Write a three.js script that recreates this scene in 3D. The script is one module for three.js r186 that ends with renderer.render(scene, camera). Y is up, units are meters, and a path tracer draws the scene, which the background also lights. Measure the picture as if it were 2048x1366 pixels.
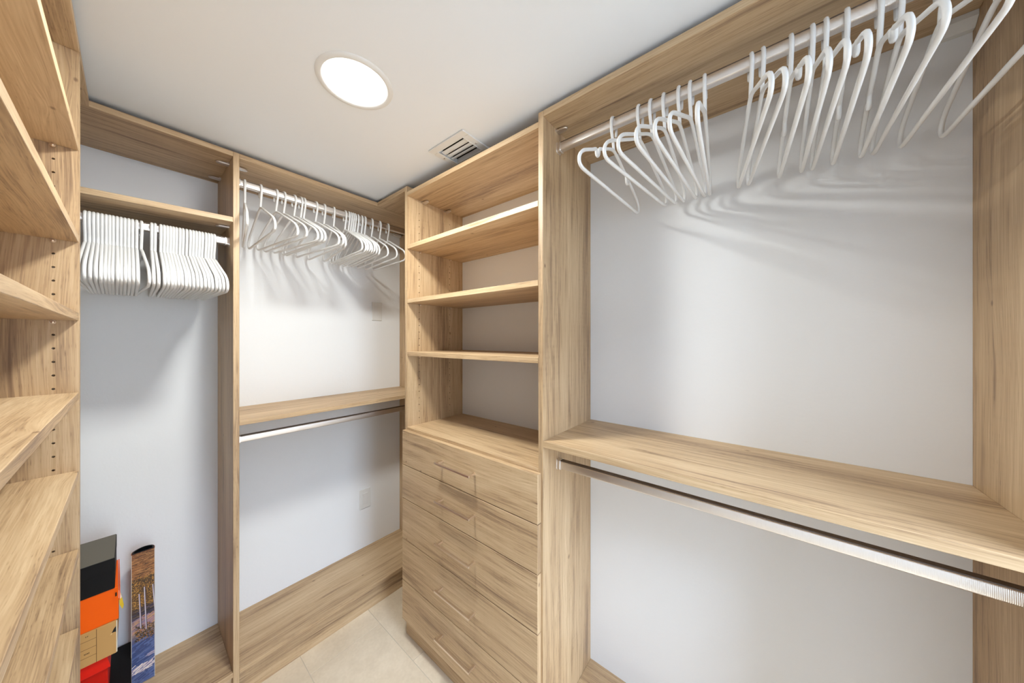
import * as THREE from 'three';
import { RoundedBoxGeometry } from 'three/addons/geometries/RoundedBoxGeometry.js';
import { mergeGeometries, toCreasedNormals } from 'three/addons/utils/BufferGeometryUtils.js';
import { RectAreaLightUniformsLib } from 'three/addons/lights/RectAreaLightUniformsLib.js';

// ---------- camera, exposure, lights ----------
const EYE = 1.411;                                   // camera height
const CEIL = EYE + 0.738;                            // dropped ceiling just above the cabinets
const LAMP = { x: 0.409, z: -0.9125, r: 0.084 };     // ceiling light
const scene = new THREE.Scene();
scene.background = new THREE.Color(0x000000);
const camera = new THREE.PerspectiveCamera(2 * Math.atan(683 / 620) * 180 / Math.PI, 2048 / 1366, 0.02, 50);
camera.position.set(0, EYE, 0);
camera.lookAt(0.776, EYE, -0.6307);
camera.setViewOffset(2048, 1366, 0, 4, 2048, 1366);
camera.updateProjectionMatrix();
scene.add(camera);
const renderer = new THREE.WebGLRenderer({ antialias: true });
renderer.toneMapping = THREE.LinearToneMapping;
renderer.toneMappingExposure = 1.0;
renderer.outputColorSpace = THREE.SRGBColorSpace;
renderer.shadowMap.enabled = true;
RectAreaLightUniformsLib.init();
const LAMP_POWER = 248, HALL_POWER = 60;
{
  const s = LAMP.r * 1.77;
  const l = new THREE.RectAreaLight(new THREE.Color(0.985, 1, 0.95), LAMP_POWER, s, s);
  l.position.set(LAMP.x, CEIL - 0.0065, LAMP.z); l.lookAt(LAMP.x, 0, LAMP.z); l.castShadow = true; scene.add(l);
  const h = new THREE.RectAreaLight(new THREE.Color(0.66, 0.80, 0.99), HALL_POWER, 1.6, 1.2);
  h.position.set(0.0, 2.573, 2.15); h.lookAt(0.0, 0, 2.15); h.castShadow = true; scene.add(h);
}

// ---------- helpers ----------
let seed = 12345;
const rnd = () => { seed = (seed * 1664525 + 1013904223) >>> 0; return seed / 4294967296; };
const used = {};
function numbered(n) { used[n] = (used[n] || 0) + 1; return used[n] === 1 ? n : `${n}_${String(used[n] - 1).padStart(3, '0')}`; }
function shadow(m) { m.castShadow = m.receiveShadow = true; return m; }
// Plan coordinates: x to the right along the back wall, y from eye level, d = distance from the camera towards the back wall.
const W = (x, y, d) => new THREE.Vector3(x, y + EYE, -d);
function thing(name, label, category, base, group) {
  const o = new THREE.Group(); o.name = numbered(name); o.position.copy(base); scene.add(o);
  o.userData = { label, category }; if (group) o.userData.group = group;
  return o;
}
// adds a mesh whose geometry is in world coordinates under a thing (or under a part of it, which sits at the thing's base)
function part(name, geoms, mat, parent, root, label) {
  const g = Array.isArray(geoms) ? (geoms.length > 1 ? mergeGeometries(geoms.map((q) => q.index ? q.toNonIndexed() : q)) : geoms[0]) : geoms;
  const r = root || parent;
  g.translate(-r.position.x, -r.position.y, -r.position.z);
  const m = shadow(new THREE.Mesh(g, mat)); m.name = name; if (label) m.userData.label = label;
  parent.add(m); return m;
}
function struct(name, geoms, mat) {
  const g = Array.isArray(geoms) ? (geoms.length > 1 ? mergeGeometries(geoms.map((q) => q.index ? q.toNonIndexed() : q)) : geoms[0]) : geoms;
  const m = shadow(new THREE.Mesh(g, mat)); m.name = name; m.userData.kind = 'structure'; scene.add(m); return m;
}
// ---------- wood ----------
const TU = 1.6, TV = 0.8;                              // metres covered by the wood texture
function noise2(seedN, w, h) {                          // periodic value noise on a w x h lattice
  let s = seedN >>> 0; const a = new Float32Array(w * h);
  for (let i = 0; i < w * h; i++) { s = (s * 1664525 + 1013904223) >>> 0; a[i] = s / 4294967296; }
  return (u, v) => {
    const x = u * w, y = v * h, xi = Math.floor(x), yi = Math.floor(y);
    let fx = x - xi, fy = y - yi; fx = fx * fx * (3 - 2 * fx); fy = fy * fy * (3 - 2 * fy);
    const x0 = ((xi % w) + w) % w, x1 = (x0 + 1) % w, y0 = (((yi % h) + h) % h) * w, y1 = (((yi + 1) % h + h) % h) * w;
    const a0 = a[y0 + x0] + (a[y0 + x1] - a[y0 + x0]) * fx, a1 = a[y1 + x0] + (a[y1 + x1] - a[y1 + x0]) * fx;
    return a0 + (a1 - a0) * fy;
  };
}
function woodTexture(sd) {
  const N = 2048, M = 2048, data = new Uint8Array(N * M * 4);
  const warp = noise2(sd, 5, 3), warp2 = noise2(sd + 1, 14, 12), band = noise2(sd + 2, 2, 11), band2 = noise2(sd + 3, 4, 40),
    streak = noise2(sd + 4, 9, 150), fine = noise2(sd + 5, 34, 620), pore = noise2(sd + 6, 90, 900), dark = noise2(sd + 7, 7, 40), patch = noise2(sd + 8, 6, 16);
  const knots = []; let s = sd; const r = () => { s = (s * 1664525 + 1013904223) >>> 0; return s / 4294967296; };
  for (let i = 0; i < 7; i++) knots.push([r(), r(), 0.004 + 0.005 * r()]);
  const c0 = [216, 190, 154], c1 = [191, 161, 124], c2 = [134, 107, 82];
  for (let j = 0; j < M; j++) for (let i = 0; i < N; i++) {
    const u = i / N, v = j / M;
    let dv = (warp(u, v) - 0.5) * 0.02 + (warp2(u, v) - 0.5) * 0.005, k = 0;
    for (const [ku, kv, kr] of knots) {
      let du = (u - ku) * TU, dd = (v - kv) * TV; du -= Math.round(du / TU) * TU; dd -= Math.round(dd / TV) * TV;
      const q = Math.exp(-(du * du) / 0.004 - (dd * dd) / 0.00035); dv += q * 0.012 * Math.sign(dd) * Math.min(1, Math.abs(dd) / 0.006);
      const rr = (du * du) / 2.2 + dd * dd; if (rr < kr * kr) k = Math.max(k, (1 - Math.sqrt(rr) / kr) * 0.7);
    }
    const vv = v + dv;
    let t = 0.26 * band(u, vv) + 0.20 * band2(u, vv) + 0.22 * streak(u, vv) + 0.32 * fine(u, vv);   // 0..1 about .5
    t = (t - 0.5) * 1.25 + 0.42;
    const dk = Math.max(0, dark(u, vv) - 0.62) * 2.2 * (0.35 + 0.9 * streak(u, vv) * patch(u, v) * 2);
    const ring = Math.sin((vv + 0.02 * warp2(u * 0.5, v)) * 260 * TV) * 0.05 * patch(u, v);
    t += dk * 0.34 + ring + k;
    if (pore(u, vv) > 0.74) t += 0.26 * (pore(u, vv) - 0.74) / 0.26 * (0.35 + patch(u, v));
    t = Math.min(1, Math.max(0, t));
    const o = (j * N + i) * 4;
    for (let c = 0; c < 3; c++) data[o + c] = t < 0.5 ? c0[c] + (c1[c] - c0[c]) * t * 2 : c1[c] + (c2[c] - c1[c]) * (t - 0.5) * 2;
    data[o + 3] = 255;
  }
  const tx = new THREE.DataTexture(data, N, M); tx.wrapS = tx.wrapT = THREE.RepeatWrapping; tx.magFilter = THREE.LinearFilter;
  tx.minFilter = THREE.LinearMipmapLinearFilter; tx.generateMipmaps = true; tx.colorSpace = THREE.SRGBColorSpace; tx.anisotropy = 8; tx.needsUpdate = true; return tx;
}
const WOOD = [woodTexture(77), woodTexture(4021)].map((map) => new THREE.MeshPhysicalMaterial({ map, roughness: 0.5, clearcoat: 0.12, clearcoatRoughness: 0.45 }));
const wood = () => WOOD[rnd() < 0.5 ? 0 : 1];
// uv in metres: the grain axis runs along u
function grainUV(g, grain) {
  const p = g.attributes.position, n = g.attributes.normal, uv = new Float32Array(p.count * 2), ou = rnd(), ov = rnd();
  g.computeBoundingBox(); const bb = g.boundingBox, ext = [bb.max.x - bb.min.x, bb.max.y - bb.min.y, bb.max.z - bb.min.z];
  const ax = { x: 0, y: 1, z: 2 }[grain], get = (a, i, k) => (k === 0 ? a.getX(i) : k === 1 ? a.getY(i) : a.getZ(i));
  for (let i = 0; i < p.count; i += 3) {                // one projection per triangle
    const q = [0, 1, 2].map((k) => Math.abs(get(n, i, k) + get(n, i + 1, k) + get(n, i + 2, k)));
    const f = q.indexOf(Math.max(...q));
    let a = ax, b; if (f === ax) { a = (ax + 1) % 3; b = (ax + 2) % 3; if (ext[b] > ext[a]) [a, b] = [b, a]; } else b = 3 - ax - f;
    for (let j = i; j < i + 3; j++) { uv[2 * j] = get(p, j, a) / TU + ou; uv[2 * j + 1] = (get(p, j, b) + (f === ax ? 0 : 0.37 * f)) / TV + ov; }
  }
  g.setAttribute('uv', new THREE.BufferAttribute(uv, 2)); return g;
}
// a board given by its extents in plan coordinates
function board(x0, x1, y0, y1, d0, d1, grain, r = 0.0012) {
  let g = new RoundedBoxGeometry(x1 - x0, y1 - y0, d1 - d0, 1, r); if (g.index) g = g.toNonIndexed();
  const c = W((x0 + x1) / 2, (y0 + y1) / 2, (d0 + d1) / 2); g.translate(c.x, c.y, c.z);
  return grainUV(g, grain || 'y');
}
function block(x0, x1, y0, y1, d0, d1) { const g = new THREE.BoxGeometry(x1 - x0, y1 - y0, d1 - d0).toNonIndexed(); const c = W((x0 + x1) / 2, (y0 + y1) / 2, (d0 + d1) / 2); g.translate(c.x, c.y, c.z); return g; }
// a panel standing across the depth (its faces look along d) with drilled rows of peg holes in the face towards the camera
function drilledPanel(x0, x1, y0, y1, d0, d1, rows, ys) {
  const sh = new THREE.Shape([new THREE.Vector2(x0, y0), new THREE.Vector2(x1, y0), new THREE.Vector2(x1, y1), new THREE.Vector2(x0, y1)]);
  for (const rx of rows) for (const y of ys) { const h = new THREE.Path(); h.absarc(rx, y, 0.0026, 0, Math.PI * 2, true); sh.holes.push(h); }
  const t = 0.011; let g = new THREE.ExtrudeGeometry(sh, { depth: t, bevelEnabled: false, curveSegments: 5 }); if (g.index) g = g.toNonIndexed();
  g.translate(0, EYE, -(d0 + t)); grainUV(g, 'y');
  return [g, board(x0, x1, y0, y1, d0 + t, d1, 'y', 0.0005)];
}
function tube(pts, r, seg = 40, rad = 8, closed = false) { return new THREE.TubeGeometry(new THREE.CatmullRomCurve3(pts, closed, 'centripetal'), seg, r, rad, closed).toNonIndexed(); }

// ---------- materials ----------
const paint = (c, rough = 0.9) => new THREE.MeshStandardMaterial({ color: c, roughness: rough });
const wallPaint = paint(new THREE.Color().setRGB(0.875, 0.89, 0.91));
const ceilPaint = paint(new THREE.Color().setRGB(0.86, 0.895, 0.94));
{ // very fine roller texture of the wall paint
  const N = 256, d = new Uint8Array(N * N * 4), a = noise2(9, 60, 60), b = noise2(10, 128, 128);
  for (let j = 0; j < N; j++) for (let i = 0; i < N; i++) { const t = 255 * (0.5 * a(i / N, j / N) + 0.5 * b(i / N, j / N)); d.set([t, t, t, 255], (j * N + i) * 4); }
  const tx = new THREE.DataTexture(d, N, N); tx.wrapS = tx.wrapT = THREE.RepeatWrapping; tx.repeat.set(5, 5); tx.magFilter = THREE.LinearFilter; tx.needsUpdate = true;
  wallPaint.bumpMap = tx; wallPaint.bumpScale = 0.0002;
}
const plastic = new THREE.MeshPhysicalMaterial({ color: new THREE.Color().setRGB(0.83, 0.83, 0.83), roughness: 0.35 });
const whiteTrim = paint(new THREE.Color().setRGB(0.80, 0.80, 0.79), 0.45);
const nickel = new THREE.MeshStandardMaterial({ color: new THREE.Color().setRGB(0.78, 0.74, 0.71), metalness: 1, roughness: 0.3 });
const brushed = new THREE.MeshStandardMaterial({ color: new THREE.Color().setRGB(0.80, 0.69, 0.58), metalness: 1, roughness: 0.33 });
const stripMat = new THREE.MeshPhysicalMaterial({ color: new THREE.Color().setRGB(0.10, 0.075, 0.065), roughness: 0.4 });
const darkMetal = new THREE.MeshStandardMaterial({ color: 0x2a2622, roughness: 0.6 });
const ribbed = nickel.clone();
{ const N = 64, d = new Uint8Array(N * 4 * 4); for (let i = 0; i < N; i++) for (let j = 0; j < 4; j++) { const t = 127 + 127 * Math.sin(i / N * Math.PI * 2 * 8); d.set([t, t, t, 255], (j * N + i) * 4); }
  const tx = new THREE.DataTexture(d, N, 4); tx.wrapS = tx.wrapT = THREE.RepeatWrapping; tx.magFilter = THREE.LinearFilter; tx.needsUpdate = true; ribbed.bumpMap = tx; ribbed.bumpScale = 0.00012; }

// ---------- the room ----------
const XW = 1.165, DB = 1.912, XL = -0.424, DF = -1.15;
struct('wall_back', block(XL - 0.1, XW + 0.1, -EYE - 0.05, 0.86, DB, DB + 0.1), wallPaint);
struct('wall_right', block(XW, XW + 0.1, -EYE - 0.05, 0.86, DF - 0.1, DB), wallPaint);
struct('wall_left', block(XL - 0.1, XL, -EYE - 0.05, 0.86, DF - 0.1, DB), wallPaint);
struct('wall_front', [block(XL, -0.02, -EYE, 0.738, DF - 0.1, DF), block(0.76, XW, -EYE, 0.738, DF - 0.1, DF), block(-0.02, 0.76, 0.63, 0.738, DF - 0.1, DF)], wallPaint);
struct('trim_1', [block(-0.09, -0.02, -EYE, 0.7, DF, DF + 0.018), block(0.76, 0.83, -EYE, 0.7, DF, DF + 0.018), block(-0.02, 0.76, 0.63, 0.7, DF, DF + 0.018)], whiteTrim);
{ // ceiling with a round cut-out for the light and a square one for the vent
  const sh = new THREE.Shape([[XL, -DB], [XW, -DB], [XW, -DF], [XL, -DF]].map(([a, b]) => new THREE.Vector2(a, -b)));
  const c = new THREE.Path(); c.absarc(LAMP.x, -LAMP.z, 0.09, 0, Math.PI * 2, true); sh.holes.push(c);
  const v = new THREE.Path([[0.752, 0.84], [0.752, 0.996], [0.864, 0.996], [0.864, 0.84]].map(([a, b]) => new THREE.Vector2(a, b))); sh.holes.push(v);
  const g = new THREE.ExtrudeGeometry(sh, { depth: 0.08, bevelEnabled: false, curveSegments: 48 }); g.rotateX(-Math.PI / 2); g.translate(0, CEIL, 0);
  struct('ceiling', g, ceilPaint);
}
{ // adjoining room behind the doorway
  const w = paint(new THREE.Color().setRGB(0.8, 0.8, 0.8));
  struct('wall_hall', [block(-1.3, -1.2, -EYE, 1.2, -3.6, DF - 0.1), block(2.0, 2.1, -EYE, 1.2, -3.6, DF - 0.1), block(-1.3, 2.1, -EYE, 1.2, -3.7, -3.6),
    block(-1.3, XL, -EYE, 1.2, DF - 0.1, DF), block(XW, 2.1, -EYE, 1.2, DF - 0.1, DF), block(XL, XW, 0.738, 1.2, DF - 0.1, DF)], w);
  struct('ceiling_hall', block(-1.3, 2.1, 1.17, 1.27, -3.7, DF), w);
  const l = thing('ceiling_light_panel', 'large flat white light panel on the ceiling of the adjoining room', 'ceiling light', W(0.0, 1.17, -2.15));
  part('panel_frame', board(-0.82, 0.82, 1.166, 1.185, -2.77, -1.53), whiteTrim, l);
  part('diffuser', board(-0.8, 0.8, 1.1645, 1.168, -2.75, -1.55), new THREE.MeshStandardMaterial({ color: 0xffffff, emissive: new THREE.Color(0.8, 0.9, 1), emissiveIntensity: 2 }), l);
}
{ // floor: grout bed with separate porcelain tiles, columns along the depth
  const f = struct('floor', block(XL - 0.1, XW + 0.1, -EYE - 0.06, -EYE - 0.0015, -3.7, DB), paint(new THREE.Color().setRGB(0.60, 0.53, 0.43), 0.9));
  const mk = (sd) => {
    const N = 512, d = new Uint8Array(N * N * 4), a = noise2(sd, 6, 6), b = noise2(sd + 1, 22, 22), c = noise2(sd + 2, 120, 120);
    for (let j = 0; j < N; j++) for (let i = 0; i < N; i++) { const u = i / N, v = j / N, t = 0.45 * a(u, v) + 0.3 * b(u, v) + 0.25 * c(u, v) - 0.5; d.set([224 + 26 * t, 208 + 28 * t, 184 + 30 * t, 255], (j * N + i) * 4); }
    const tx = new THREE.DataTexture(d, N, N); tx.wrapS = tx.wrapT = THREE.RepeatWrapping; tx.magFilter = THREE.LinearFilter; tx.colorSpace = THREE.SRGBColorSpace; tx.needsUpdate = true;
    return new THREE.MeshStandardMaterial({ map: tx, roughness: 0.5 });
  };
  const mats = [mk(31), mk(47), mk(63)];
  let n = 0;
  for (let c = -3; c <= 2; c++) {
    const x0 = Math.max(XL, 0.476 + 0.306 * c + 0.001), x1 = Math.min(XW, 0.476 + 0.306 * (c + 1) - 0.001);
    const off = c % 2 === 0 ? 1.48 : 1.196;
    for (let k = -5; k <= 1; k++) {
      const d0 = Math.max(DF - 0.1, off + 0.61 * k + 0.001), d1 = Math.min(DB, off + 0.61 * (k + 1) - 0.001);
      if (d1 - d0 < 0.02 || x1 - x0 < 0.02) continue;
      const g = new RoundedBoxGeometry(x1 - x0, 0.008, d1 - d0, 1, 0.0008); const o = W((x0 + x1) / 2, -EYE - 0.004, (d0 + d1) / 2); g.translate(o.x, o.y, o.z);
      const p = g.attributes.position, uv = g.attributes.uv, ou = rnd(), ov = rnd(); for (let i = 0; i < p.count; i++) uv.setXY(i, p.getX(i) / 0.9 + ou, p.getZ(i) / 0.9 + ov);
      const m = shadow(new THREE.Mesh(g, mats[n % 3])); m.name = n ? `tile_${String(n).padStart(3, '0')}` : 'tile'; f.add(m); n++;
    }
  }
}
// ---------- ceiling light and vent ----------
{
  const L = thing('recessed_ceiling_light', 'round white recessed light glowing in the ceiling', 'ceiling light', new THREE.Vector3(LAMP.x, CEIL, LAMP.z));
  const at = (g) => g.translate(LAMP.x, CEIL, LAMP.z);
  const lathe = (pts, n = 64) => at(new THREE.LatheGeometry(pts.map(([a, b]) => new THREE.Vector2(a, b)), n));
  part('trim_ring', lathe([[0.0845, 0.012], [0.0845, -0.002], [0.087, -0.0055], [0.092, -0.006], [0.099, -0.004], [0.101, 0.0]]), whiteTrim, L);
  part('housing', lathe([[0.0845, 0.002], [0.0845, 0.07], [0, 0.07]]), whiteTrim, L);
  part('lens', lathe([[0, -0.0035], [0.04, -0.003], [0.07, -0.0015], [0.0835, 0.002], [0.0835, 0.006], [0, 0.006]]), new THREE.MeshStandardMaterial({ color: 0xffffff, emissive: new THREE.Color(1, 0.985, 0.96), emissiveIntensity: 2.2, roughness: 0.6 }), L);
}
{
  const V = thing('ceiling_vent', 'small white louvred air vent in the ceiling above the drawers', 'vent', W(0.808, 0.738, 0.918));
  const x0 = 0.733, x1 = 0.883, d0 = 0.819, d1 = 1.017, ix0 = 0.76, ix1 = 0.856, id0 = 0.848, id1 = 0.988, y = 0.738;
  const bars = [];
  // sloped flange: outer rim thin, rising to the inner edge
  const rim = (a, b, c, e) => bars.push(board(a, b, y - 0.006, y, c, e, 'y', 0.002));
  rim(x0, ix0, d0, d1); rim(ix1, x1, d0, d1); rim(ix0, ix1, d0, id0); rim(ix0, ix1, id1, d1);
  part('frame', bars, whiteTrim, V);
  part('lip', [board(ix0 - 0.004, ix1 + 0.004, y - 0.0075, y + 0.012, id0 - 0.003, id0, 'y', 0.001), board(ix0 - 0.004, ix1 + 0.004, y - 0.0075, y + 0.012, id1, id1 + 0.003, 'y', 0.001),
    board(ix0 - 0.003, ix0, y - 0.0075, y + 0.012, id0, id1, 'y', 0.001), board(ix1, ix1 + 0.003, y - 0.0075, y + 0.012, id0, id1, 'y', 0.001)], whiteTrim, V);
  part('duct', [block(0.752, 0.864, y + 0.075, y + 0.08, 0.84, 0.996), block(0.752, 0.7545, y + 0.004, y + 0.075, 0.84, 0.996), block(0.8615, 0.864, y + 0.004, y + 0.075, 0.84, 0.996),
    block(0.7545, 0.8615, y + 0.004, y + 0.075, 0.84, 0.8425), block(0.7545, 0.8615, y + 0.004, y + 0.075, 0.9935, 0.996)], darkMetal, V);
  [[0.786, 0.10], [0.811, 0.35], [0.832, 0.55]].forEach(([x, tilt]) => {
    const sh = new THREE.Shape(); sh.moveTo(-0.009, 0.0035); sh.quadraticCurveTo(0, -0.0035, 0.009, -0.001); sh.lineTo(0.009, -0.0022); sh.quadraticCurveTo(0, -0.0048, -0.0096, 0.0027);
    const g = new THREE.ExtrudeGeometry(sh, { depth: id1 - id0, bevelEnabled: false, curveSegments: 8 }); g.rotateZ(tilt); const o = W(x, y + 0.001, id1); g.translate(o.x, o.y, o.z);
    part('louver', g, whiteTrim, V);
  });
  for (const [x, d] of [[0.812, 0.833], [0.80, 1.003]]) { const g = new THREE.CylinderGeometry(0.0035, 0.003, 0.003, 14); const o = W(x, y - 0.0065, d); g.translate(o.x, o.y, o.z); part('screw', g, nickel, V); }
}

// ---------- fittings ----------
// hanging rod: rounded rectangular tube with a dark strip let into its top. axis 'x' or 'd'
function roundRect(w, h, r) { const sh = new THREE.Shape(); sh.absarc(w - r, h - r, r, 0, Math.PI / 2); sh.absarc(-w + r, h - r, r, Math.PI / 2, Math.PI); sh.absarc(-w + r, -h + r * 1.3, r * 1.3, Math.PI, Math.PI * 1.5); sh.absarc(w - r, -h + r * 1.3, r * 1.3, Math.PI * 1.5, Math.PI * 2); return sh; }
function placeAlong(g, axis, a0, a1, y, c, slope) { if (axis === 'x') { g.rotateY(Math.PI / 2); if (slope) g.rotateZ(slope); const o = W(a0, y, c); g.translate(o.x, o.y, o.z); } else { const o = W(c, y, a1); g.translate(o.x, o.y, o.z); } return g; }
function rodGeom(axis, a0, a1, y, c, slope) {
  let g = new THREE.ExtrudeGeometry(roundRect(0.0095, 0.0135, 0.0042), { depth: a1 - a0, bevelEnabled: false, curveSegments: 6 }); if (g.index) g = g.toNonIndexed();
  const p = g.attributes.position, uv = g.attributes.uv; for (let i = 0; i < p.count; i++) uv.setXY(i, p.getZ(i) / 0.016, p.getY(i) / 0.016);
  return placeAlong(toCreasedNormals(g, 0.6), axis, a0, a1, y, c, slope);
}
function stripGeom(axis, a0, a1, y, c, slope) {
  const g = new THREE.BoxGeometry(0.0165, 0.005, a1 - a0).toNonIndexed(); g.translate(0, 0.0122, (a1 - a0) / 2); return placeAlong(g, axis, a0, a1, y, c, slope);
}
function socketGeom(axis, a, dir, y, c) {          // cup screwed to the panel, rod passes in
  const mk = (w, h, t) => { const g = new THREE.ExtrudeGeometry(roundRect(w, h, 0.0052), { depth: t, bevelEnabled: true, bevelSize: 0.0005, bevelThickness: 0.0005, bevelSegments: 1, curveSegments: 6 }); return g.index ? g.toNonIndexed() : g; };
  const A = mk(0.0125, 0.0175, 0.002), B = mk(0.0112, 0.0158, 0.011), C = mk(0.0120, 0.0167, 0.0012); B.translate(0, 0, 0.002); C.translate(0, 0, 0.012);
  const g = mergeGeometries([A, B, C]);
  if (axis === 'x') { g.rotateY(dir > 0 ? Math.PI / 2 : -Math.PI / 2); const o = W(a, y, c); g.translate(o.x, o.y, o.z); }
  else { if (dir > 0) g.rotateY(Math.PI); const o = W(c, y, a); g.translate(o.x, o.y, o.z); }
  return g;
}
function addRod(root, axis, a0, a1, y, c, slope = 0) {
  const y0 = slope ? y - Math.tan(slope) * (a1 - a0) : y;
  const rod = part('hanging_rod', rodGeom(axis, a0 + 0.003, a1 - 0.003, y0, c, slope), ribbed, root);
  part('top_strip', stripGeom(axis, a0 + 0.013, a1 - 0.013, y0, c, slope), stripMat, rod, root);
  part('rod_socket', socketGeom(axis, a0, 1, y0, c), nickel, rod, root);
  part('rod_socket', socketGeom(axis, a1, -1, y, c), nickel, rod, root);
  return rod;
}
// pointed metal connector under a top shelf
function connector(x, y, d, dx, dd) {
  const sh = new THREE.Shape(); sh.moveTo(0, -0.011); sh.lineTo(0.03, -0.008); sh.quadraticCurveTo(0.046, 0, 0.03, 0.008); sh.lineTo(0, 0.011);
  const g = new THREE.ExtrudeGeometry(sh, { depth: 0.004, bevelEnabled: true, bevelSize: 0.001, bevelThickness: 0.001, bevelSegments: 1 }).toNonIndexed();
  const post = new THREE.BoxGeometry(0.006, 0.02, 0.01).toNonIndexed(); post.translate(0.003, 0, -0.004);
  const m = mergeGeometries([g, post]); m.rotateX(Math.PI / 2); m.rotateY(Math.atan2(dd, dx)); const o = W(x, y, d); m.translate(o.x, o.y, o.z); return m;
}
function pin(x, y, d) { // peg sticking towards the camera out of a panel face
  const a = new THREE.CylinderGeometry(0.0045, 0.0045, 0.003, 14), b = new THREE.CylinderGeometry(0.0032, 0.0032, 0.012, 12); a.translate(0, 0.009, 0); b.translate(0, 0.003, 0);
  const c = new THREE.SphereGeometry(0.0042, 12, 8); c.translate(0, 0.0095, 0);
  const g = mergeGeometries([a, b, c].map((q) => q.toNonIndexed())); g.rotateX(Math.PI / 2); const o = W(x, y, d); g.translate(o.x, o.y, o.z); return g;
}

// ---------- cabinet units ----------
const ZF = 1.58, XF = 0.82, YT = 0.722, TH = 0.019, DK = -1.298;
{ // back wall, left bay
  const U = thing('corner_hanging_unit', 'oak closet bay left on the back wall, its shelf above packed white hangers', 'closet unit', W(-0.09, -EYE, 1.75));
  part('top_shelf', board(XL, 0.248, YT - TH, YT, ZF, DB, 'x'), wood(), U);
  const sh = board(XL, 0.248, 0.451, 0.470, ZF, DB, 'x'); const piv = W(0.248, 0.46, ZF); sh.translate(-piv.x, -piv.y, -piv.z); sh.rotateZ(0.04); sh.translate(piv.x, piv.y, piv.z);
  part('shelf', sh, wood(), U);
  part('deck', board(XL, 0.248, DK, DK + TH, ZF, DB, 'x'), wood(), U);
  part('toe_kick', board(XL, 0.248, -EYE, DK, 1.603, 1.622, 'x'), wood(), U);
  addRod(U, 'x', XL, 0.248, 0.3885, 1.654, 0.012);
  part('connector', connector(0.248, YT - TH - 0.0042, 1.66, -1, 0), nickel, U); part('connector', connector(0.248, YT - TH - 0.0042, 1.84, -1, 0), nickel, U);
  part('connector', connector(0.248, 0.448, 1.66, -1, 0), nickel, U);
}
{ // back wall, right bay
  const U = thing('double_hanging_unit', 'oak closet bay on the back wall beside the drawers with upper and lower hanging rods', 'closet unit', W(0.7, -EYE, 1.75));
  part('side_panel', board(0.248, 0.2665, -EYE, YT, ZF, DB, 'y'), wood(), U);
  part('side_panel', board(1.147, XW, -EYE, 0.695, 1.36, DB, 'y'), wood(), U);
  part('top_shelf', board(0.2665, XW, YT - TH, YT, ZF, DB, 'x'), wood(), U);
  part('corner_top', board(XF, XW, YT - TH, YT, 1.3215, ZF, 'z'), wood(), U);
  part('shelf', board(0.2665, 1.147, -0.335, -0.316, ZF, DB, 'x'), wood(), U);
  part('deck', board(0.2665, 1.147, DK, DK + TH, ZF, DB, 'x'), wood(), U);
  part('toe_kick', board(0.2665, 1.147, -EYE, DK, 1.603, 1.622, 'x'), wood(), U);
  addRod(U, 'x', 0.2665, 1.147, 0.635, 1.654); addRod(U, 'x', 0.2665, 1.147, -0.405, 1.654);
  part('connector', connector(0.2665, YT - TH - 0.0042, 1.66, 1, 0), nickel, U);
  part('bracket_cover', board(1.09, 1.147, 0.684, 0.70, 1.885, DB, 'x', 0.003), whiteTrim, U, null, 'cream plastic cover');
}
{ // drawers with open shelves
  const U = thing('drawer_unit', 'oak chest of five drawers with open shelves above, standing on the right wall', 'drawer unit', W(0.99, -EYE, 0.93));
  const P0 = 1.302, P1 = 1.321, Q0 = 0.540, Q1 = 0.5585;
  const ys = []; for (let y = -0.38; y < 0.62; y += 0.032) ys.push(y);
  part('side_panel', [...drilledPanel(XF, XW, DK, YT, P0, P1, [0.886, 1.074], ys), board(0.84, XW, -EYE, DK, P0, P1, 'y')], wood(), U);
  part('side_panel', [board(XF, XW, DK, YT, Q0, Q1, 'y'), board(0.84, XW, -EYE, DK, Q0, Q1, 'y')], wood(), U);
  part('top_shelf', board(XF, XW, 0.676, 0.695, Q1, P0, 'z'), wood(), U);
  for (const y of [0.4255, 0.1715, -0.0765]) {
    const s = part('shelf', board(XF, XW - 0.002, y, y + TH, Q1 + 0.001, P0 - 0.001, 'z'), wood(), U);
    for (const x of [0.886, 1.074]) part('shelf_pin', pin(x, y - 0.005, P0), brushed, s, U);
  }
  part('counter', board(XF, XW, -0.430, -0.411, Q1, P0, 'z'), wood(), U);
  part('bottom_panel', board(XF, XW, DK, DK + TH, Q1, P0, 'z'), wood(), U);
  part('toe_kick', board(0.837, 0.852, -EYE, DK, Q0, 1.335, 'z'), wood(), U);
  for (const x of [0.91, 1.05]) part('connector', connector(x, 0.676 - 0.0042, P0, 0, -1), nickel, U);
  const gaps = [-0.421, -0.5805, -0.7365, -0.924, -1.116, -1.302], hy = [-0.4955, -0.650, -0.821, -1.0095, -1.203];
  for (let i = 0; i < 5; i++) {
    const D = part('drawer', board(0.80, 0.8195, gaps[i + 1] + 0.0016, gaps[i] - 0.0016, 0.5475, 1.3105, 'z', 0.0015), wood(), U);
    const y = hy[i], a = 0.823, b = 1.027;
    const bar = board(0.7655, 0.7735, y - 0.004, y + 0.004, a, b, 'z', 0.001), p1 = board(0.7715, 0.8005, y - 0.004, y + 0.004, a + 0.001, a + 0.010, 'x', 0.001), p2 = board(0.7715, 0.8005, y - 0.004, y + 0.004, b - 0.018, b - 0.009, 'x', 0.001);
    part('handle', [bar, p1, p2], brushed, D, U);
  }
}
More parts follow.
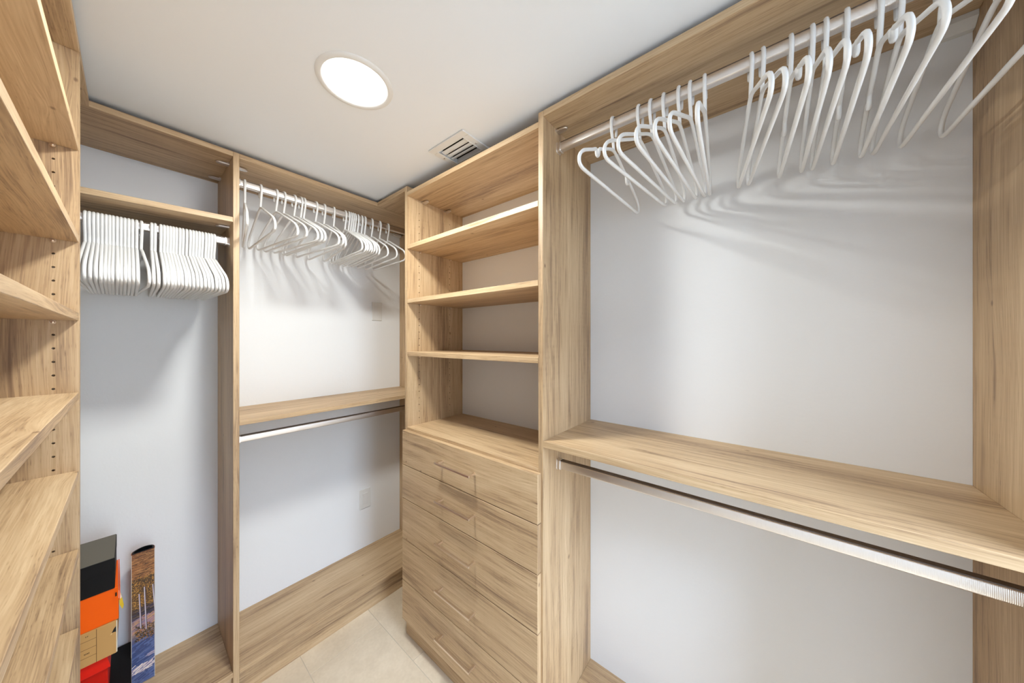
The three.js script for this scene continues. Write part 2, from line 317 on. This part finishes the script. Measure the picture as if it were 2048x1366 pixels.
{ // right wall, hanging bay nearest the camera
  const U = thing('tall_hanging_unit', 'wide oak closet bay on the right wall with a rod above and below its shelf', 'closet unit', W(0.99, -EYE, 0.09));
  const Q0 = 0.540, R = -0.355;
  part('side_panel', board(XF, XW, -EYE, YT, R - TH, R, 'y'), wood(), U);
  part('top_shelf', board(XF, XW, YT - TH, YT, R, Q0, 'z'), wood(), U);
  part('shelf', board(XF, XW, -0.3405, -0.320, R, Q0, 'z'), wood(), U);
  part('deck', board(XF, XW, DK, DK + TH, R, Q0, 'z'), wood(), U);
  part('toe_kick', board(0.837, 0.852, -EYE, DK, R, Q0, 'z'), wood(), U);
  addRod(U, 'd', R, Q0, 0.644, 0.912); addRod(U, 'd', R, Q0, -0.418, 0.912);
  part('connector', connector(0.905, YT - TH - 0.0042, Q0, 0, -1), nickel, U); part('connector', connector(0.905, YT - TH - 0.0042, R, 0, 1), nickel, U);
  const sh = new THREE.Shape([[0, 0], [0, -0.026], [0.012, -0.026], [0.028, -0.010], [0.028, 0]].map(([a, b]) => new THREE.Vector2(a, b)));
  const g = new THREE.ExtrudeGeometry(sh, { depth: 0.05, bevelEnabled: true, bevelSize: 0.001, bevelThickness: 0.001, bevelSegments: 1 });
  g.rotateY(Math.PI); const o = W(XW - 0.001, 0.7015, R + 0.001); g.translate(o.x, o.y, o.z);
  part('bracket_cover', g, whiteTrim, U, null, 'white plastic cover in the upper corner');
}
{ // left wall shelving
  const U = thing('shelving_unit', 'tall oak shelf tower along the left wall with many empty shelves', 'shelving unit', W(-0.25, -EYE, 0.9));
  const x1 = -0.079, P0 = 1.302, P1 = 1.321, Q0 = 0.452, Q1 = 0.471;
  const tops = [0.480, 0.256, 0.065, -0.129, -0.320, -0.512, -0.704, -0.895, -1.087];
  const ys = []; for (let y = 0.427; y > -1.2; y -= 0.032) if (!tops.some((t) => y < t + 0.003 && y > t - 0.034)) ys.push(y);
  part('side_panel', drilledPanel(XL, x1, -EYE, YT, P0, P1, [-0.115, -0.387], ys), wood(), U);
  part('side_panel', board(XL, x1, -EYE, YT, Q0, Q1, 'y'), wood(), U);
  part('top_shelf', board(XL, x1, YT - TH, YT, Q1, P0, 'z'), wood(), U);
  part('corner_top', board(XL, x1, YT - TH, YT, P1, ZF, 'z'), wood(), U);
  for (const t of tops) {
    const s = part('shelf', board(XL, x1 - 0.001, t - TH, t, Q1 + 0.001, P0 - 0.001, 'z'), wood(), U);
    part('shelf_pin', pin(-0.115, t - TH - 0.005, P0), brushed, s, U);
  }
  part('deck', board(XL, x1, DK, DK + TH, Q1, P0, 'z'), wood(), U);
  part('toe_kick', board(x1 - 0.032, x1 - 0.017, -EYE, DK, Q1, P0, 'z'), wood(), U);
  part('connector', connector(-0.13, YT - TH - 0.0042, P0, 0, -1), nickel, U);
}

// ---------- wall plates ----------
{
  const p = thing('wall_plate', 'blank white cover plate on the back wall above the middle shelf', 'wall plate', W(0.9875, 0.178, DB));
  part('plate', board(0.955, 1.02, 0.121, 0.235, DB - 0.006, DB, 'y', 0.0025), whiteTrim, p);
  for (const y of [0.205, 0.151]) { const g = new THREE.CylinderGeometry(0.0032, 0.0032, 0.002, 12); g.rotateX(Math.PI / 2); const o = W(0.9875, y, DB - 0.0065); g.translate(o.x, o.y, o.z); part('screw', g, whiteTrim, p); }
  const q = thing('wall_plate', 'white cover plate low on the back wall below the hanging rod', 'wall plate', W(0.911, -0.98, DB));
  part('plate', board(0.877, 0.945, -1.037, -0.92, DB - 0.006, DB, 'y', 0.0025), whiteTrim, q);
  part('insert', board(0.8945, 0.9275, -1.012, -0.945, DB - 0.0085, DB - 0.004, 'y', 0.0015), whiteTrim, q);
}

// ---------- hangers ----------
function hangerGeoms(r, notch, k = 1) {
  const V = (a, b) => new THREE.Vector3(a, b < -0.079 ? -0.079 + (b + 0.079) * k : b, 0);
  const hook = mergeGeometries([tube([V(0, -0.078), V(0.002, -0.062), V(0.010, -0.040), V(0.0165, -0.018), V(0.0175, 0.002), V(0.0125, 0.0145), V(0, 0.0200), V(-0.0125, 0.0145), V(-0.0175, 0.002), V(-0.0175, -0.014), V(-0.0165, -0.025)], r, 44, 8),
    new THREE.SphereGeometry(r * 1.02, 8, 6).translate(-0.0165, -0.025, 0).toNonIndexed()]);
  const half = (s) => {                                   // neck -> shoulder -> tip -> bar end
    const pts = [V(0.012 * s, -0.0795)];
    const sh = (t) => [0.03 + (0.155 - 0.03) * t, -0.086 + (-0.145 + 0.086) * t];
    for (const t of [0, 0.35]) pts.push(V(s * sh(t)[0], sh(t)[1]));
    if (notch) for (const [t, dn] of [[0.50, 0], [0.515, -0.008], [0.54, -0.017], [0.60, -0.018], [0.63, -0.008], [0.645, 0]]) pts.push(V(s * sh(t)[0], sh(t)[1] + dn)); else pts.push(V(s * sh(0.6)[0], sh(0.6)[1]));
    for (const t of [0.8, 1]) pts.push(V(s * sh(t)[0], sh(t)[1]));
    for (const [a, b] of [[0.178, -0.1575], [0.194, -0.172], [0.2005, -0.186], [0.1985, -0.198], [0.188, -0.2045], [0.17, -0.206], [0.10, -0.206]]) pts.push(V(s * a, b));
    return pts;
  };
  const frame = tube([...half(1), V(0, -0.206), ...half(-1).reverse(), V(0, -0.0775)], r * 1.03, notch ? 190 : 130, 8, true);
  return { hook, frame };
}
const slim = hangerGeoms(0.0040, false, 1.09), plain = hangerGeoms(0.0043, false), tall = hangerGeoms(0.0043, false, 1.07), notched = hangerGeoms(0.0044, true);
function makeHanger(g) {
  const o = new THREE.Group(); for (const n of ['hook', 'frame']) { const m = shadow(new THREE.Mesh(g[n], plastic)); m.name = n; o.add(m); } return o;
}
const protos = new Map([[slim, makeHanger(slim)], [plain, makeHanger(plain)], [tall, makeHanger(tall)], [notched, makeHanger(notched)]]);
function hanger(kind, pos, turn, lean, label, group) {
  const o = protos.get(kind).clone(); o.name = numbered('clothes_hanger'); o.position.copy(pos); o.rotation.set(0, turn, 0, 'YXZ'); o.rotateZ(lean); o.userData = { label, category: 'hanger', group }; scene.add(o); return o;
}
const ORD = ['first', 'second', 'third', 'fourth', 'fifth', 'sixth', 'seventh', 'eighth', 'ninth', 'tenth', 'eleventh', 'twelfth', 'thirteenth', 'fourteenth', 'fifteenth', 'sixteenth', 'seventeenth', 'eighteenth', 'nineteenth', 'twentieth', 'twenty-first'];
const R2 = Math.PI / 2;
{ // left bay: two packed bunches. local +x of a hanger points into the aisle (towards the camera)
  const A = [-0.090, -0.082, -0.074, -0.066, -0.058, -0.050, -0.043, -0.036, -0.028, -0.020, -0.012, -0.004, 0.004, 0.013, 0.023];
  const At = [-0.092, -0.081, -0.071, -0.062, -0.053, -0.046, -0.039, -0.033, -0.024, -0.017, -0.010, -0.002, 0.005, 0.014, 0.036];
  const B = [0.046, 0.054, 0.067, 0.075, 0.0825, 0.090, 0.097, 0.1045, 0.113, 0.121, 0.130, 0.139, 0.147, 0.155, 0.163, 0.171, 0.180, 0.188, 0.196, 0.204];
  const Bt = [0.045, 0.055, 0.067, 0.075, 0.083, 0.090, 0.097, 0.105, 0.114, 0.122, 0.131, 0.140, 0.149, 0.158, 0.167, 0.176, 0.186, 0.195, 0.204, 0.214];
  const put = (xs, ts, side) => xs.forEach((x, i) => {
    const yaw = Math.asin((ts[i] - x) / 0.2);
    hanger(slim, W(x, 0.3885 - (0.248 - x) * 0.012 - 0.0025, 1.654), yaw - R2, (rnd() - 0.5) * 0.02, `white tube hanger, ${ORD[i]} from left in the packed bunch ${side} of the rod gap`, 'hangers packed under the high shelf');
  });
  put(A, At, 'left'); put(B, Bt, 'right');
}
{ // right bay of the back wall
  const X = [0.296, 0.347, 0.401, 0.429, 0.468, 0.494, 0.506, 0.555, 0.591, 0.635, 0.688, 0.705, 0.716, 0.726, 0.736, 0.750, 0.771, 0.788, 0.826, 0.871, 0.918];
  const Y = [-8.3, 0.7, 6.8, 7.6, 8.5, 5.3, 5.4, 7.3, 1.6, -7.3, -1.6, -1.5, -2, -1.8, -1.9, -2.8, -5.2, -6.0, -4.5, -3.8, -2.9];
  X.forEach((x, i) => hanger(tall, W(x, 0.633, 1.654), Y[i] * Math.PI / 180 - R2, (rnd() - 0.5) * 0.03, `white hanger, ${ORD[i]} from left on the upper rod of the back wall bay`, 'hangers on the upper back wall rod'));
}
{ // right wall: the front end points to -x
  const D = [0.349, 0.273, 0.241, 0.208, 0.172, 0.146, 0.115, 0.024, 0.003, -0.045, -0.079, -0.099, -0.129, -0.173, -0.198, -0.245, -0.302];
  const F = [0.360, 0.296, 0.262, 0.221, 0.182, 0.153, 0.103, -0.010, -0.029, -0.058, -0.082, -0.102, -0.124, -0.165, -0.196, -0.248, -0.305];
  const N = new Set([0, 9, 12, 13]);
  D.forEach((d, i) => {
    const s = Math.asin(Math.max(-1, Math.min(1, (F[i] - d) / 0.2)));
    hanger(N.has(i) ? notched : plain, W(0.912, 0.642, d), Math.PI - s, (rnd() - 0.5) * 0.02,
      i === 16 ? 'white hanger nearest the camera on the right wall rod' : `white hanger${N.has(i) ? ' with strap notches' : ''}, ${ORD[i]} from the drawers along the right wall rod`, 'hangers on the upper right wall rod');
  });
}

// ---------- things on the floor deck of the left bay ----------
const solid = (hex, rough = 0.55) => new THREE.MeshPhysicalMaterial({ color: hex, roughness: rough, specularIntensity: 0.45 });
function rot(g, yaw, x, d) { const c = W(x, 0, d); g.translate(-c.x, 0, -c.z); g.rotateY(yaw); g.translate(c.x, 0, c.z); return g; }
const canvasTex = (w, h, fn) => { const c = document.createElement('canvas'); c.width = w; c.height = h; fn(c.getContext('2d')); const t = new THREE.CanvasTexture(c); t.colorSpace = THREE.SRGBColorSpace; t.magFilter = THREE.LinearFilter; t.anisotropy = 8; return t; };
function faceUV(g, x0, x1, y0, y1) { const p = g.attributes.position, uv = g.attributes.uv; for (let i = 0; i < p.count; i++) uv.setXY(i, (p.getX(i) - x0) / (x1 - x0), (p.getY(i) - EYE - y0) / (y1 - y0)); return g; }
{
  const b = thing('shoe_box', 'black box on the deck at the bottom of the stack, behind the printed sleeve', 'box', W(-0.18, -1.279, 1.75));
  part('box_base', board(-0.355, 0.0, -1.279, -1.19, 1.625, 1.897, 'x', 0.002), solid(0x0c0c0e, 0.6), b);
  part('box_lid', board(-0.357, 0.002, -1.192, -1.166, 1.623, 1.899, 'x', 0.002), solid(0x0c0c0e, 0.6), b);
}
{
  const b = thing('shoe_box', 'glossy red box with a sloped lid, under the tan box', 'box', W(-0.2, -1.166, 1.69));
  part('box_base', board(-0.37, -0.045, -1.166, -1.035, 1.607, 1.80, 'x', 0.002), solid(0xc81400, 0.5), b);
  const g = new THREE.CylinderGeometry(0.96, 1, 1, 4, 1).toNonIndexed(); g.rotateY(Math.PI / 4); g.scale(0.335 / 1.4142, 0.036, 0.203 / 1.4142); const o = W(-0.2075, -1.0145, 1.7035); g.translate(o.x, o.y, o.z); g.computeVertexNormals();
  part('box_lid', g, solid(0xe01a00, 0.5), b);
}
{
  const b = thing('shoe_box', 'tan cardboard box with a ruled label, between the red and orange boxes', 'box', W(-0.2, -0.996, 1.695));
  const tan = solid(0xc79a5c, 0.7), Y0 = -0.996, Y1 = -0.8935, X0 = -0.355, X1 = -0.027;
  part('box_base', rot(board(X0, X1, Y0, Y1, 1.601, 1.795, 'x', 0.0015), -0.01, -0.19, 1.7), tan, b);
  part('box_edge', rot(board(X1 - 0.001, X1 + 0.0015, Y0 + 0.002, Y1 - 0.001, 1.6005, 1.603, 'y', 0.0005), -0.01, -0.19, 1.7), solid(0xe6dcc6), b);
  const t = canvasTex(1024, 320, (c) => {
    c.fillStyle = '#c79a5c'; c.fillRect(0, 0, 1024, 320); c.strokeStyle = '#5a3a17'; c.lineWidth = 3;
    const px = (x) => (x - X0) / (X1 - X0) * 1024; const xl = px(-0.0655);
    c.beginPath(); c.moveTo(xl, 0); c.lineTo(xl, 320); for (const y of [80, 155, 235]) { c.moveTo(px(-0.16), y); c.lineTo(xl, y); } c.stroke();
    c.fillStyle = '#3a2812'; c.font = 'bold 18px sans-serif'; c.fillText('17', xl - 66, 44); c.fillText('MM', xl - 72, 205);
    c.fillStyle = '#0c0a08'; const m = px(X1); c.beginPath(); c.moveTo(m, 52); c.quadraticCurveTo(m - 14, 62, m - 22, 84); c.quadraticCurveTo(m - 26, 96, m - 30, 104); c.lineTo(m - 12, 106); c.lineTo(m, 112); c.closePath(); c.fill();
    c.fillStyle = '#e8d2a2'; c.beginPath(); c.moveTo(m - 30, 108); c.lineTo(m - 40, 122); c.lineTo(m - 26, 114); c.fill();
  });
  const g = block(X0 + 0.001, X1 - 0.0012, Y0 + 0.001, Y1 - 0.001, 1.6002, 1.6012); faceUV(g, X0, X1, Y0, Y1); rot(g, -0.01, -0.19, 1.7);
  part('printed_end', g, new THREE.MeshStandardMaterial({ map: t, roughness: 0.7 }), b, null, 'tan printed end with ruled lines');
}
{
  const b = thing('shoe_box', 'bright orange box with tags at its side, under the black box', 'box', W(-0.2, -0.893, 1.695));
  const or = solid(0xff6400, 0.6), y0 = -0.893, y1 = -0.790, X1 = -0.026;
  part('box_base', rot(board(-0.355, X1, y0, y1 - 0.0, 1.60, 1.797, 'x', 0.0018), 0.02, -0.19, 1.7), or, b);
  part('side_flap', rot(board(X1 + 0.001, X1 + 0.003, y0 + 0.05, y1 - 0.001, 1.615, 1.80, 'x', 0.0008), 0.02, -0.19, 1.7), or, b);
  part('emblem', rot(board(X1 - 0.005, X1 - 0.0012, -0.815, -0.803, 1.5957, 1.5969, 'x', 0.0004), 0.0, -0.19, 1.7), solid(0x4a2408), b, null, 'small dark mark at the edge');
  const tag = (pts, hex, name, label, d) => { const sh = new THREE.Shape(pts.map(([a, c]) => new THREE.Vector2(a, c))); const g = new THREE.ExtrudeGeometry(sh, { depth: 0.0008, bevelEnabled: false }); const o = W(X1, -0.80, d); g.translate(o.x, o.y, o.z); part(name, g, solid(hex, 0.8), b, null, label); };
  tag([[0.0, -0.006], [0.004, -0.016], [0.008, -0.036], [0.004, -0.042], [0.0, -0.030]], 0xefe6d8, 'paper_tag', 'white paper corner', 1.62);
  tag([[0.001, -0.042], [0.006, -0.045], [0.012, -0.086], [0.009, -0.098], [0.003, -0.080]], 0xd8c23a, 'sticker', 'yellow sticker tail', 1.66);
}
{
  const b = thing('shoe_box', 'black box with a grey top, topmost of the stack', 'box', W(-0.2, -0.790, 1.69));
  part('box_base', board(-0.36, -0.0315, -0.790, -0.7005, 1.60, 1.79, 'x', 0.002), solid(0x0c0c0e, 0.6), b);
  part('box_lid', board(-0.3605, -0.031, -0.735, -0.693, 1.5993, 1.7905, 'x', 0.0015), solid(0x0c0c0e, 0.6), b);
  part('lid_top', board(-0.3595, -0.0325, -0.6935, -0.6915, 1.601, 1.789, 'x', 0.0006), solid(0x6c675c, 0.6), b, null, 'grey top panel');
}
{ // flattened cardboard sleeve with a landscape picture, leaning against the wall
  const S = thing('printed_sleeve', 'tall narrow cardboard sleeve printed with an upside-down landscape, leaning on the wall', 'cardboard sleeve', W(0.03, -1.279, 1.81));
  const w = 0.056, H = 0.480, dep = 0.05;
  const outline = (s, k) => { const sh = k ? new THREE.Path() : new THREE.Shape(); sh.moveTo(-w / 2 + s, s); sh.lineTo(w / 2 - s, s); sh.quadraticCurveTo(w / 2 + 0.004 - s, dep * 0.55, w / 2 - 0.006 - s, dep * 0.8 - s); sh.quadraticCurveTo(0, dep * 1.12 - s, -w / 2 + 0.004 + s, dep * 0.62 - s); sh.quadraticCurveTo(-w / 2 - 0.003 + s, dep * 0.3, -w / 2 + s, s); return sh; };
  const sh = outline(0, false); sh.holes.push(outline(0.0018, true));
  const grp = (g) => { g.rotateX(-Math.PI / 2); g.rotateX(-0.03); const o = W(0.030, -1.2775, 1.797); g.translate(o.x, o.y, o.z); return g; };
  part('sleeve_body', grp(new THREE.ExtrudeGeometry(sh, { depth: H, bevelEnabled: false, curveSegments: 10 })), solid(0x8a4a2c, 0.5), S, null, 'reddish brown sides');
  const roll = outline(0.0021, false); roll.holes.push(outline(0.0058, true));
  part('inner_roll', grp(new THREE.ExtrudeGeometry(roll, { depth: H + 0.0015, bevelEnabled: false, curveSegments: 16 })), solid(0x0c1014, 0.5), S, null, 'dark rolled sheet inside');
  part('sleeve_edge', grp(mergeGeometries([-1, 1].map((s) => new THREE.BoxGeometry(0.0012, 0.0012, H).toNonIndexed().translate(s * (w / 2), -0.0008, H / 2)))), solid(0xd8d2c8), S, null, 'pale folded edges');
  const tx = canvasTex(256, 2048, (c) => {
    let s = 5; const r = () => { s = (s * 1664525 + 1013904223) >>> 0; return s / 4294967296; };
    const gr = c.createLinearGradient(0, 0, 0, 2048);
    for (const [p, col] of [[0, '#7a4a26'], [0.1, '#94602f'], [0.19, '#b07842'], [0.2, '#3d2a14'], [0.24, '#54381a'], [0.4, '#6b4a22'], [0.45, '#3a2a22'], [0.5, '#4a4258'], [0.53, '#b08a72'], [0.6, '#a88878'], [0.66, '#54587c'], [0.74, '#3d4f7d'], [0.88, '#4a5a88'], [1, '#5a6690']]) gr.addColorStop(p, col);
    c.fillStyle = gr; c.fillRect(0, 0, 256, 2048);
    const stroke = (x, y, l, a, w2, col) => { c.strokeStyle = col; c.lineWidth = w2; c.beginPath(); c.moveTo(x, y); c.quadraticCurveTo(x + l * 0.5 * Math.cos(a) + 6 * (r() - 0.5), y + l * 0.5 * Math.sin(a) + 8 * (r() - 0.5), x + l * Math.cos(a), y + l * Math.sin(a)); c.stroke(); };
    const pick = (a) => a[Math.floor(r() * a.length)];
    for (let i = 0; i < 260; i++) stroke(r() * 256 - 30, r() * 400, 40 + r() * 120, (r() - 0.6) * 0.6, 2 + r() * 4, pick(['#4a2a12', '#b8824a', '#c8965a', '#7c4c24', '#2c1a0c', '#9a6a38']));
    for (let i = 0; i < 700; i++) stroke(r() * 256, 390 + r() * 480, 15 + r() * 40, r() * 6.3, 2 + r() * 3, pick(['#c08a34', '#8a5f22', '#2a1c0c', '#5c4018', '#e0a848', '#3c2a12']));
    for (let i = 0; i < 90; i++) stroke(r() * 256, 860 + r() * 170, 30 + r() * 90, (r() - 0.5) * 0.3, 4 + r() * 10, pick(['#2a2230', '#3c3450', '#1a141c', '#564a62', '#6a5644']));
    for (let i = 0; i < 60; i++) stroke(r() * 256 - 40, 1040 + r() * 200, 60 + r() * 80, -0.4 + (r() - 0.5) * 0.4, 8 + r() * 16, pick(['#b89080', '#c89a74', '#8a7a8c', '#a08098', '#d0a078']));
    for (let i = 0; i < 420; i++) { const x = 40 + r() * 216, y = 1130 + r() * 250 + x * 0.15; stroke(x, y, 10 + r() * 30, r() * 6.3, 3 + r() * 5, pick(['#1c1610', '#2c2412', '#8a5a1e', '#c8862c', '#4a3a1a', '#16140f'])); }
    for (let i = 0; i < 160; i++) stroke(r() * 280 - 40, 1400 + r() * 640, 50 + r() * 110, -0.35 + (r() - 0.5) * 0.3, 8 + r() * 20, pick(['#34487a', '#4a5f96', '#5a6ca0', '#3c4a78', '#62709c']));
    for (let i = 0; i < 80; i++) stroke(r() * 260 - 60, 1830 + (r() - 0.5) * 90, 50 + r() * 90, -0.3 + (r() - 0.5) * 0.5, 5 + r() * 15, pick(['#d8c4c8', '#e6d6d2', '#a494ac', '#8a86a8', '#f0e2da']));
    for (let i = 0; i < 25; i++) stroke(150 + r() * 100, 1660 + (r() - 0.5) * 40, 40 + r() * 50, -0.2, 5 + r() * 9, pick(['#b8aab8', '#9a90ac']));
    for (const [x, y0, y1, l] of [[84, 640, 1190, 14], [142, 560, 1240, 20], [236, 570, 1400, -10]]) { stroke(x, y0, y1 - y0, Math.PI / 2 - 0.05 + l * 0.001, 17, '#8a8298'); stroke(x - 3, y0, y1 - y0, Math.PI / 2 - 0.05 + l * 0.001, 8, '#d8d2da'); stroke(x + 8, y0, y1 - y0, Math.PI / 2 - 0.05 + l * 0.001, 5, '#3c3240'); }
  });
  const fg = new THREE.BoxGeometry(w, 0.0008, H).toNonIndexed(); const p = fg.attributes.position, uv = fg.attributes.uv; for (let i = 0; i < p.count; i++) uv.setXY(i, p.getX(i) / w + 0.5, p.getZ(i) / H + 0.5); fg.translate(0, -0.0006, H / 2);
  part('picture', grp(fg), new THREE.MeshPhysicalMaterial({ map: tx, roughness: 0.4 }), S, null, 'printed landscape picture');
}
renderer.render(scene, camera);
